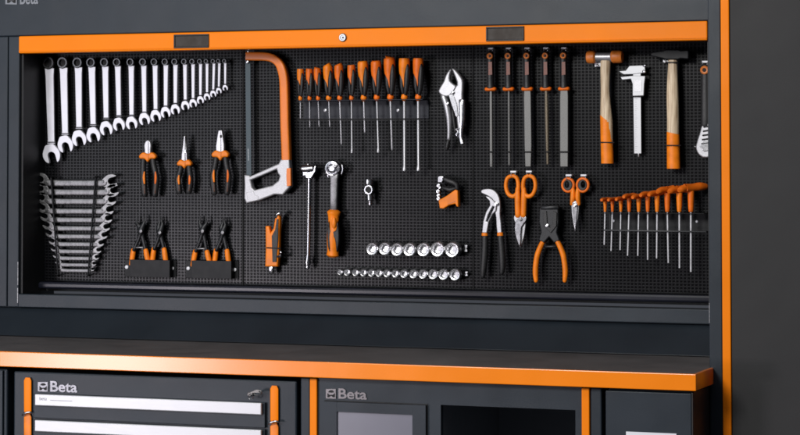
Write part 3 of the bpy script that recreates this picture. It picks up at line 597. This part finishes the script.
# ---- sockets
R1 = [(375.9, 248.4, 6.2), (388.5, 248.2, 6.3), (400.7, 249.1, 6.5), (413, 249.1, 6.7), (427, 249.2, 6.9), (441, 248.9, 7.4), (455.6, 249.3, 7.6)]
R2 = [(330+x/5.333, 230+(222+14*j/13)/5.333, r/5.333) for j, (x, r) in enumerate(zip((68, 105, 150, 192, 235, 275, 317, 362, 408, 458, 508, 562, 617, 678), (17, 20, 21, 21.5, 22, 22, 22.5, 23, 24, 25, 26, 28, 30, 32)))]
O2 = ['first and smallest', 'second', 'third', 'fourth', 'fifth', 'sixth', 'seventh', 'eighth', 'ninth', 'tenth', 'eleventh', 'twelfth', 'thirteenth', 'fourteenth and largest']
SOCK = mat('socket_chrome', (.74, .74, .76), .3, 1, .12, 250, .5, 220)
def socket(x, y, r, depth, lab, grp, k):
    t = T('socket', lab, 'socket', x, y, BOARD, grp)
    Yf = BOARD-depth
    b = t.disc('body', x, y, [(r*.86, BOARD-.008), (r*.98, BOARD-.014), (r*.84, BOARD-.014-(depth-.014)*.3), (r*1.0, BOARD-.014-(depth-.014)*.55), (r*1.0, Yf+.003), (r*.86, Yf), (r*.66, Yf+.001), (r*.52, Yf+.005), (r*.50, Yf+.012), (r*.3, Yf+.013)], SOCK, 12, phase=k, ang=12)
    t.flat('bore', [[(x+math.cos(k+j*math.pi/4)*r*(.50 if j % 2 else .38), y+math.sin(k+j*math.pi/4)*r*(.50 if j % 2 else .38)) for j in range(8)]], Yf+.0075, .001, POLISH, .0002, parent=b)
for j, (x, y, r) in enumerate(R1):
    socket(x, y, r, .038, f"{['leftmost', 'second', 'third', 'fourth', 'fifth', 'sixth', 'rightmost'][j]} large chrome socket{'' if j in (0, 6) else ' from the left'} in the upper short row", 'large sockets in the upper row', random.random())
for j, (x, y, r) in enumerate(R2):
    socket(x, y, r, .028, f"{O2[j]} chrome socket from the left in the lower long row", 'small sockets in the lower row', random.random())
for (x0, x1, y0, y1, lab, sh) in ((370, 468, 248.6, 248.4, 'black rail with silver end clip carrying the upper large sockets', 3.4), (340, 468.5, 271.6, 273.8, 'black rail with silver end clip carrying the lower small sockets', 2.2)):
    t = T('socket_rail', lab, 'rail', (x0+x1)/2, y0, BOARD)
    a = at(x0, (y0+y1)/2, BOARD); b = at(x1, (y0+y1)/2, BOARD); k = mpp(x0, y0, BOARD)*sh*.5
    t.box('bar', a.x, b.x, BOARD-.0075, BOARD-.0006, a.z-k, a.z+k, BRK, .001)
    t.flat('end_clip', [(x1-3.2, y1-sh), (x1-.4, y1-sh), (x1-.4, y1-sh*.3), (x1-1.6, y1), (x1-.4, y1+sh*.4), (x1-.4, y1+sh), (x1-3.2, y1+sh), (x1-2.4, y1)], BOARD-.012, .006, CHROME, .0008)
# ---- locking pliers
Y = BOARD-.026
def z6(L): return [(425+x/4.35, 60+y/4.35) for x, y in L]
t = T('locking_pliers', 'silver locking pliers with curved jaws and black release tip', 'pliers', 452, 100, BOARD)
t.flat('fixed_jaw', z6([(120, 36), (134, 40), (150, 58), (164, 78), (170, 98), (168, 150), (169, 200), (166, 260), (162, 300), (146, 300), (140, 250), (128, 200), (112, 165), (104, 150), (118, 128), (142, 108), (138, 85), (128, 60)]), Y, .016, CHROME, .004, cr=2)
t.flat('moving_jaw', z6([(119, 37), (104, 48), (92, 68), (84, 92), (66, 122), (62, 140), (78, 156), (100, 160), (118, 150), (140, 118), (126, 104), (112, 90), (112, 66)]), Y-.003, .014, CHROME, .0035, cr=2)
t.flat('linkage', z6([(104, 150), (124, 150), (140, 190), (146, 240), (138, 250), (124, 215), (112, 180)]), Y-.007, .006, POLISH, .001)
t.tube('lever', [(443.0, 95, 2.6), (446.2, 104, 3.0), (448.6, 116, 2.7), (449.2, 128, 2.1), (448.6, 140, 1.6)], CHROME, Y-.003, cr=3, flatr=.8)
t.tube('release_tip', [(448.6, 140, 1.8), (447.4, 146, 2.2), (446.6, 150, 1.4)], RUB, Y-.003, cr=3)
t.tube('back_channel', [(462.2, 100, 3.3), (462.4, 118, 3.0), (461.4, 130, 2.2), (461.2, 138, 1.9), (462.4, 143.5, 2.2)], POLISH, Y-.002, cr=3, power=3, flatr=.9)
t.tube('adjusting_screw', [(456.4, 129, 1.7), (458.6, 131.5, 1.5), (456.8, 134.5, 1.9), (458.4, 137.5, 1.4)], POLISH, Y-.002, seg=12)
t.tube('release_lever', [(452.4, 110, 1.3), (454.2, 122, 1.5), (455.6, 134, 1.2)], RUB, Y, cr=2)
for q in z6([(122, 142), (100, 190)]): t.disc('rivet', q[0], q[1], [(1.7, Y-.008), (1.6, Y-.0125), (.5, Y-.0135)], POLISH, 16)
# ---- files
def hook(x, y, lab, r=2.6):
    t = T('tool_hook', lab, 'hook', x, y, BOARD, 'small silver hooks carrying tools')
    Y = BOARD
    t.pbox('clip', x-r, y-r*.9, x+r, y-r*.25, Y-.016, Y-.001, WHITE, .0006)
    t.tube('prong', [(x-r*.72, y-r*.4, .5, Y-.014), (x-r*.75, y+r*.7, .55, Y-.030)], CHROME, seg=8)
    t.tube('prong', [(x+r*.72, y-r*.4, .5, Y-.014), (x+r*.7, y+r*.3, .5, Y-.030)], CHROME, seg=8)
FI = [(490.3, 491.4, 2.6, 3.2, 166.9, 'thin square', 0), (508.2, 509.3, 2.6, 2.9, 165.2, 'thin round', 0), (526.9, 528.3, 7.0, 5.6, 166.6, 'broad half round', 0), (545.5, 547.6, 3.8, 3.2, 164.3, 'tan tinted triangular', 1), (563.6, 564.3, 8.0, 7.6, 166.7, 'widest flat', 0)]
for i, (x, bx, w0, w1, by, kd, g) in enumerate(FI):
    Y = BOARD-.026; yo = -.4*i*.25
    t = T('file', f'{kd} file, {["leftmost", "second", "third", "fourth", "rightmost"][i]} of the five black handled files', 'file', x, 70, BOARD, 'black handled files hanging in a row')
    t.tube('handle', [(x, 52+yo, 2.9), (x, 54+yo, 3.4), (x, 62+yo, 3.5), (x+.2, 74+yo, 3.4), (x+.3, 83+yo, 3.5), (x+.4, 88+yo, 4.0)], RUB, Y, flatr=.95, cr=3, seg=20)
    t.disc('eyelet', x-.2, 56+yo, [(3.0, Y-.007), (3.0, Y-.010), (2.4, Y-.0115), (1.7, Y-.011), (1.3, Y-.0095)], BROWN, 24)
    t.disc('eyelet_hole', x-.2, 56+yo, [(1.4, Y-.0100), (.6, Y-.0102)], HOLE, 14)
    t.flat('handle_print', [(x-1.9, 62), (x+1.6, 61.6), (x+1.9, 74.6), (x-1.9, 75)], Y-.0088, .001, REDBR, .0002)
    t.tube('collar', [(x+.5-5.2, 89.2+yo, 1.5), (x+.5-4.2, 89.2+yo, 2.0), (x+.5+4.2, 89.1+yo, 2.0), (x+.5+5.2, 89.1+yo, 1.5)], ORB, Y, flatr=1.7, seg=16, cap=.3)
    xs = x+.7
    m_ = GOLD if g else FILE
    if kd in ('thin square', 'thin round', 'tan tinted triangular'):
        t.tube('blade', [(xs, 90, w0*.4), (xs+(bx-xs)*.2, 100, w0*.5), (xs+(bx-xs)*.5, 120, w0*.55 if g else w0*.5), (bx, by-6, w1*.45), (bx, by, w1*.36)], m_, Y, flatr=.8, power=2 if kd != 'thin square' else 5, seg=14, cr=3, cap=.1)
    else:
        t.flat('blade', [(xs-w0*.45, 90), (xs+w0*.45, 90), (xs+w0*.5, 96), (bx+w0*.5, by-22), (bx+w1*.5, by), (bx-w1*.5, by), (bx-w0*.5, by-22), (xs-w0*.5, 96)], Y, .006, m_, .0012)
    t.tube('band', [(bx-max(w0, w1)*.5-.7, 151.9, .7), (bx+max(w0, w1)*.5+.7, 151.9, .7)], HOLE, Y-.0062, seg=8)
    hook(x+.2, 50.2+yo-.2, f'silver hook above the {["leftmost", "second", "third", "fourth", "rightmost"][i]} black handled file')
# ---- mallet
Y = BOARD-.030
t = T('soft_face_mallet', 'mallet with two brown plastic faces and an orange dipped wooden handle', 'mallet', 606, 64, BOARD)
t.tube('face', [(587.4, 56.9, 5.6), (589.2, 56.9, 6.3), (594.6, 57, 6.2), (596, 57, 5.2)], BROWN, Y, seg=24, cap=.1, ang=30)
t.tube('head', [(595.6, 57, 5.4), (596.4, 57, 4.4), (611, 56.9, 4.4), (612, 56.9, 5.2)], CHROME, Y, seg=24, cap=0, ang=30)
t.tube('face', [(611.8, 56.8, 5.2), (613.2, 56.7, 6.2), (620.6, 56.6, 6.3), (622.4, 56.6, 5.5)], BROWN, Y, seg=24, cap=.1, ang=30)
hp = lambda y: (605.4+(607.6-605.4)*(y-64)/99)
t.tube('handle', [(605.6, 60.5, 4.9), (605.4, 68, 4.9), (605.2, 80, 4.5), (605.3, 93, 4.4), (605.9, 110, 5.4), (606.6, 122, 6.0)], WOOD, Y, flatr=.75, cr=4, seg=24, cap=0)
def dip(t, x0, x1, r0, r1, ya, yb_, yend, Y, fl):
    """paint dip: a sleeve just proud of the wood whose upper edge runs slantwise"""
    n = 40; bm = bmesh.new(); rows = []
    for j in range(14):
        row = []
        for k in range(n):
            a = 2*math.pi*k/n; top = (ya+yb_)/2+(yb_-ya)/2*math.cos(a); y = top+(yend-top)*j/13
            f = (y-min(ya, yb_))/(yend-min(ya, yb_)); x = x0+(x1-x0)*f; r = r0+(r1-r0)*f
            c = t.L(x, y, Y); kk = mpp(x, y, Y)
            row.append(bm.verts.new((c.x+math.cos(a)*r*kk, c.y+math.sin(a)*r*kk*fl, c.z)))
        rows.append(row)
    for a, b in zip(rows, rows[1:]):
        for k in range(n): bm.faces.new((a[k], a[(k+1) % n], b[(k+1) % n], b[k]))
    bm.faces.new(rows[-1]); bmesh.ops.recalc_face_normals(bm, faces=bm.faces)
    me = bpy.data.meshes.new('painted_end'); bm.to_mesh(me); bm.free(); smooth(me, 40)
    return mk('painted_end', me, ORA, t.e)
t.tube('handle_core', [(606.6, 120, 5.9), (607.4, 162, 5.9)], WOOD, Y, flatr=.74, seg=20, cap=0)
dip(t, 606.0, 607.5, 5.75, 6.15, 114.5, 123.5, 163.4, Y, .79)
t.tube('band', [(600.4, 142.3, .6), (614.2, 142.5, .6)], HOLE, Y-.0125, seg=8)
t = T('tool_hook', 'silver clip under the mallet head', 'hook', 597, 64, BOARD, 'small silver hooks carrying tools')
t.pbox('clip', 594.6, 62.6, 601.4, 66.6, BOARD-.02, BOARD-.001, WHITE, .001)
t.tube('prong', [(597, 64.6, .9, BOARD-.02), (597, 65.6, 1.1, BOARD-.032)], CHROME, seg=10)
# ---- caliper
Y = BOARD-.02
t = T('vernier_caliper', 'silver vernier caliper hanging with its jaws pointing left', 'caliper', 636, 80, BOARD)
t.flat('beam', [(633.2, 68), (640.8, 68), (641.4, 153.4), (634.4, 153.4)], Y, .004, ALU, .0004)
t.tube('depth_rod', [(638.6, 152, .9), (638.8, 156.6, .8)], CHROME, Y, seg=8)
t.flat('slider', [(631.2, 78.8), (633, 84), (633, 96), (644, 95.6), (644.6, 84), (645.6, 76), (634, 75.6), (620.9, 77.0), (622.6, 79.8)], Y-.003, .008, ALU, .0012)
t.flat('fixed_jaw', [(619.2, 71.2), (626, 70.6), (629.8, 65.8), (644.8, 65.2), (646, 72.6), (633, 74.2), (624, 74.4)], Y-.001, .007, ALU, .0012)
t.tube('thumb_screw', [(643, 65.5, 1.1), (645.6, 65.3, 1.4)], POLISH, Y-.006, seg=12)
t.tube('thumb_wheel', [(643.8, 71.5, 1.8, Y-.002), (644, 71.5, 1.8, Y-.010)], POLISH, seg=16)
t.flat('scale_window', [(634.2, 80), (641.6, 80), (641.8, 91.6), (634.4, 91.6)], Y-.0074, .0008, CHROME, .0001)
t.tube('band', [(631.8, 96.3, .6), (643.2, 96.2, .6)], HOLE, Y-.0085, seg=8)
for j in range(26): pass
gm = [(635.0, 99+j*1.9, 1.4 if j % 5 else 2.4) for j in range(28)]
me_boxes = []
for (x, y, wd) in gm:
    a = at(x, y, Y-.0023); k = mpp(x, y, Y)
    me_boxes.append((a.x, a.x+wd*k, Y-.0024, Y-.0019, a.z, a.z+.0006))
t.boxes('graduations', me_boxes, GREYT, 0)
# ---- hammer
Y = BOARD-.030
t = T('claw_free_hammer', 'wedge peen hammer with a black steel head and orange dipped wooden handle', 'hammer', 673, 60, BOARD)
t.e.name = 'hammer'
hm = T
t.flat('head', [(651.6, 54.2), (653, 52.4), (664, 50.8), (667, 49.6), (679, 49.6), (682, 50.6), (688.6, 50.2), (690, 51), (690, 58.6), (688.6, 59.4), (682, 58.8), (679, 59.8), (667, 59.8), (664, 58.8), (652.4, 56.2)], Y, .026, BRK, .003)
t.tube('handle', [(672.8, 52, 4.5), (672.8, 66, 4.6), (672.6, 80, 5.4), (672.6, 98, 6.0), (673.0, 118, 5.9), (673.0, 134, 6.0)], WOOD, Y, flatr=.72, cr=4, seg=24, cap=0)
t.tube('handle_core', [(673, 133, 5.9), (673.4, 167, 6.1)], WOOD, Y, flatr=.7, seg=20, cap=0)
dip(t, 673.0, 673.6, 6.15, 6.6, 131.6, 134.4, 168.6, Y, .78)
t.tube('band', [(666, 145.4, .6), (680.8, 145.4, .6)], HOLE, Y-.014, seg=8)
t.tube('head_ring', [(667.6, 62.4, .7), (678, 62.4, .7)], DARKM, Y-.011, seg=8)
t = T('tool_hook', 'silver clip under the black hammer head', 'hook', 665, 60.5, BOARD, 'small silver hooks carrying tools')
t.pbox('clip', 662.8, 59.8, 669, 62.2, BOARD-.02, BOARD-.001, CHROME, .001)
t.tube('prong', [(664.6, 61, .9, BOARD-.02), (664.6, 61.6, 1.1, BOARD-.034)], WHITE, seg=10)
# ---- adjustable wrench half hidden at the right edge
Y = BOARD-.026
t = T('adjustable_wrench', 'adjustable wrench with black handle, partly hidden at the right edge', 'wrench', 704, 100, BOARD)
t.tube('handle', [(705.5, 66, 4.6), (705.5, 74, 4.3), (705.5, 95, 4.6), (705.8, 118, 5.2), (705.6, 126, 4.6)], RUB, Y, flatr=.7, cr=3, seg=18)
t.disc('eyelet', 704.6, 70, [(4.2, Y-.008), (4.2, Y-.010), (3.2, Y-.0115), (2.1, Y-.011), (1.9, Y-.009)], BROWN, 24)
t.disc('eyelet_hole', 704.6, 70, [(2.0, Y-.0094), (.6, Y-.0096)], HOLE, 14)
t.flat('head', [(704, 122), (712, 122), (716, 140), (716, 154), (711, 157), (703, 157.4), (697.6, 152), (696.6, 145), (700, 134)], Y, .014, CHROME, .003, cr=2)
t.flat('moving_jaw', [(699.8, 146.5), (705, 140), (712, 140), (712, 150), (704, 151.5)], Y-.007, .006, POLISH, .001)
for j in range(5): t.tube('knurl', [(703.6-j*.5, 127+j*4.2, .8), (709, 126+j*4.2, .8)], DARKM, Y-.0085, seg=8)
t.tube('knob', [(694.8, 146.8, 1.3), (698, 146.6, .8)], POLISH, Y-.003, seg=10)
hook(705, 63.4, 'silver hook above the half hidden adjustable wrench', 3)
# ---- slip joint pliers
Y = BOARD-.024
def z3(L): return [(475+x/3.625, 165+y/3.625) for x, y in L]
t = T('slip_joint_pliers', 'silver slip joint pliers with long black grips at the left of the third panel', 'pliers', 492, 210, BOARD)
t.flat('upper_jaw', z3([(24, 93), (34, 87), (60, 87), (78, 98), (90, 118), (94, 150), (93, 180), (99, 244), (82, 246), (78, 190), (72, 160), (70, 132), (58, 118), (40, 108), (26, 102)]), Y, .010, CHROME, .002, cr=2)
t.flat('lower_jaw', [z3([(38, 112), (54, 116), (68, 128), (80, 140), (78, 166), (66, 178), (52, 206), (45, 246), (27, 246), (31, 204), (42, 168), (56, 146), (54, 130)]), z3([(66, 150), (72, 152), (56, 186), (46, 206), (42, 204), (50, 180)])], Y-.005, .009, CHROME, .002)
t.disc('pivot', 497.0, 204, [(1.9, Y-.006), (1.7, Y-.012), (.5, Y-.0125)], POLISH, 16)
for s, P in (('l', [(484.8, 236.5, 3.1), (485.0, 245, 3.3), (484.4, 258, 3.4), (483.4, 270, 3.0), (482.8, 277.6, 1.9)]), ('r', [(500.2, 236.5, 3.0), (501.3, 245, 3.2), (502.2, 258, 3.3), (502.4, 268, 2.9), (501.6, 274, 1.9)])):
    t.tube('grip', P, RUB, Y-.002, cr=3, flatr=.8)
    t.tube('cuff', [(P[0][0], 232.8, 2.9), (P[0][0], 235.6, 3.1)], ORA, Y-.002, flatr=.8, cap=.2)
# ---- tin snips
t = T('tin_snips', 'orange tin snips with two big finger loops and short silver blades', 'snips', 520.5, 200, BOARD)
for s, cx, yy in ((-1, 512.6, Y), (1, 529.0, Y-.004)):
    loop = [(cx+s*.0, 175.6, 1.9), (cx+s*5.0, 178.2, 1.9), (cx+s*6.6, 186, 1.9), (cx+s*4.4, 193.6, 2.0), (cx+s*.0, 196.4, 2.1), (cx-s*4.2, 194, 2.2), (cx-s*5.8, 186, 2.0), (cx-s*4.4, 178.2, 1.9), (cx+s*.0, 175.6, 1.9)]
    t.tube('finger_loop', loop, ORA, yy, cr=4, seg=14, flatr=1.1, cap=0)
    ix = 517.9 if s < 0 else 523.9
    t.tube('handle', [(cx-s*5.2, 188, 2.0), (ix-s*-.2, 196, 2.7), (ix, 205, 2.8), (ix-s*.3, 216.6, 2.7)], ORA, yy, cr=3, flatr=1.0, power=2.6)
def z7(L): return [(470+x/2.9, 150+y/2.9) for x, y in L]
t.flat('blade', z7([(129, 190), (148, 190), (160, 196), (163, 206), (160, 236), (155, 262), (146, 283), (143, 270), (144, 240), (134, 214), (129, 204)]), Y, .006, CHROME, .0015, cr=2)
t.flat('blade', z7([(138, 200), (162, 192), (164, 204), (150, 224), (148, 262), (145, 280), (137, 262), (131, 238), (131, 216)]), Y-.006, .006, POLISH, .0015, cr=2)
t.disc('pivot', 520.6, 219.6, [(1.8, Y-.009), (1.6, Y-.012), (.5, Y-.0125)], DULL, 16)
hook(513.2, 173.4, 'silver hook in the left finger loop of the tin snips', 2.9)
hook(528.8, 173.2, 'silver hook in the right finger loop of the tin snips', 2.9)
# ---- electrician scissors
t = T('scissors', 'small orange scissors with black lined finger loops and a pointed silver blade', 'scissors', 575.4, 200, BOARD)
for s, cx, yy in ((-1, 568.2, Y), (1, 582.8, Y-.004)):
    t.tube('finger_loop', [(cx+math.cos(a)*5.6, 185+math.sin(a)*6.4, 1.5) for a in [math.pi*2*k/14 for k in range(15)]], ORB, yy, cr=2, seg=12, cap=0)
    t.flat('loop_liner', [circ(cx, 185, 4.7, 24, 5.6), circ(cx+s*.8, 184.6, 1.9, 16, 3.2)], yy, .009, RUB, .002)
    t.tube('handle', [(cx-s*5, 188.6, 1.6), (575.4+s*2.4, 192.5, 2.3), (575.4+s*2.6, 199, 2.5), (575.4+s*3.8, 204.8, 1.5)], ORA, yy, cr=3)
t.flat('blade', [(571.6, 201), (579.2, 201), (579.0, 209), (578.2, 218), (575.6, 232), (573.6, 224), (572, 213)], Y, .005, CHROME, .001)
t.flat('blade', [(572.4, 202), (578, 203), (577.2, 212), (576.4, 222), (575.4, 231), (573.8, 222), (572.6, 211)], Y-.005, .003, POLISH, .001)
t.disc('pivot', 575.4, 205.6, [(1.5, Y-.006), (1.4, Y-.0095), (.4, Y-.01)], POLISH, 14)
hook(568.5, 177, 'silver hook in the left finger loop of the small scissors', 2.9)
hook(583.4, 177, 'silver hook in the right finger loop of the small scissors', 2.9)
# ---- cable cutter
t = T('cable_cutter', 'cutter with heavy black head and bowed orange handles', 'cutter', 550, 235, BOARD)
t.flat('head', [(540.4, 208.5), (543.4, 205), (556.6, 205), (559.4, 208.5), (559.8, 222), (558, 232), (561, 240), (555, 243), (550.2, 237), (545, 243), (539.6, 240), (542, 232), (540, 222)], Y, .020, DARKM, .003)
t.flat('jaw_plate', [(543, 213), (546.6, 211), (547.4, 224), (550.2, 228), (552.6, 224), (553.6, 211), (557, 213), (556.6, 226), (551, 233), (543.6, 226)], Y-.011, .004, RUB, .001)
t.tube('top_bar', [(541.6, 207.6, 2.0), (558.4, 207.4, 2.0)], DARKM, Y-.009, power=3)
t.disc('bolt', 547.8, 225.6, [(1.6, Y-.010), (1.4, Y-.0155), (.4, Y-.016)], POLISH, 14)
t.tube('stop', [(545.6, 246.6, 1.4), (556, 246.6, 1.4)], DARKM, Y)
t.tube('handle', [(544.6, 239.4, 2.3), (541.8, 244, 2.5), (537.8, 254, 2.7), (536.0, 264, 2.7), (535.6, 273, 2.7), (536.2, 281.2, 2.1)], ORA, Y-.003, cr=4, cap=.5)
t.tube('handle', [(556, 239.4, 2.3), (558.8, 244, 2.5), (563.0, 254, 2.7), (564.8, 264, 2.7), (565.4, 273, 2.7), (564.8, 281.2, 2.1)], ORA, Y-.003, cr=4, cap=.5)
# ---- T handle hex keys
HX = [(605.2, 604.3, 244.8, 199.4, 4.2, 1.9, 1.7), (612.5, 611.2, 250.8, 199.3, 4.8, 1.9, 1.7), (620.9, 620.2, 250, 198.6, 5.4, 2.0, 1.7), (629.2, 627.7, 255.7, 195.8, 6.2, 2.3, 1.9), (638.8, 637.9, 255.7, 196.2, 7.0, 2.4, 1.9), (647.8, 647.8, 259.8, 193.8, 8.2, 2.5, 2.0), (657.2, 656.7, 258.4, 193.0, 9.4, 2.7, 2.0), (667.4, 668.4, 263, 189.6, 11.0, 3.1, 2.1), (679.4, 679.6, 268, 189.2, 11.4, 3.2, 2.2), (691, 691, 271.8, 187.6, 13, 3.5, 2.5)]
NT = ['leftmost and smallest', 'second', 'third', 'fourth', 'fifth', 'sixth', 'seventh', 'eighth', 'ninth', 'rightmost and largest']
for i, (x, bx, by, hy, hl, hr, sw) in enumerate(HX):
    Y = BOARD-.045
    t = T('hex_key', f"{NT[i]} orange T-handle hex key{'' if i in (0, 9) else ' from the left'} in the rack", 'hex key', x, 211, BOARD, 'orange T-handle hex keys in the rack')
    dy = hl*.10
    t.tube('crossbar', [(x-hl*.80, hy+dy*1.8, hr*.95, Y-.030), (x-hl*.45, hy+dy*.5, hr*1.22, Y-.016), (x+hl*.1, hy, hr*1.1, Y), (x+hl*.7, hy-dy*.9, hr*1.15, Y+.016), (x+hl*1.15, hy-dy*.9, hr*.85, Y+.030)], ORB, cr=4, flatr=.9, cap=.6)
    t.tube('stem', [(x, hy, hr*.9), (x, hy+hr*1.4, hr*.95), (x, 206, hr*.82), (x, 211.6, hr*.66)], ORB if i % 2 else ORA, Y, cr=3, cap=.3)
    t.tube('shaft', [(x, 210, sw*.5), (x+(bx-x)*.5, (210+by)/2, sw*.5), (bx, by, sw*.48)], CHROME, Y, seg=6, cap=.1, ang=20)
t = T('hex_key_rack', 'black wire rack carrying the ten T-handle hex keys', 'rack', 655, 231, BOARD)
t.tube('rod', [(603.8, 230.2, .75), (655, 231, .75), (706, 231.8, .75)], mat('grey_rod', (.05, .052, .055), .4), BOARD-.055, seg=8)
a = at(602.5, 212.5, BOARD-.06); b = at(704, 213, BOARD-.06)
t.box('shelf', a.x, b.x, BOARD-.06, BOARD-.003, a.z-.0015, a.z, BRK, .0005)
t.box('back_plate', a.x, b.x, BOARD-.003, BOARD-.0005, at(603, 230, BOARD).z, a.z-.0017, BRK, .0005)
for q in ((613.6, 220.8), (697, 221.5)): t.disc('screw', q[0], q[1], [(1.3, BOARD-.003), (1.2, BOARD-.0055), (.4, BOARD-.0065)], WHITE, 16)
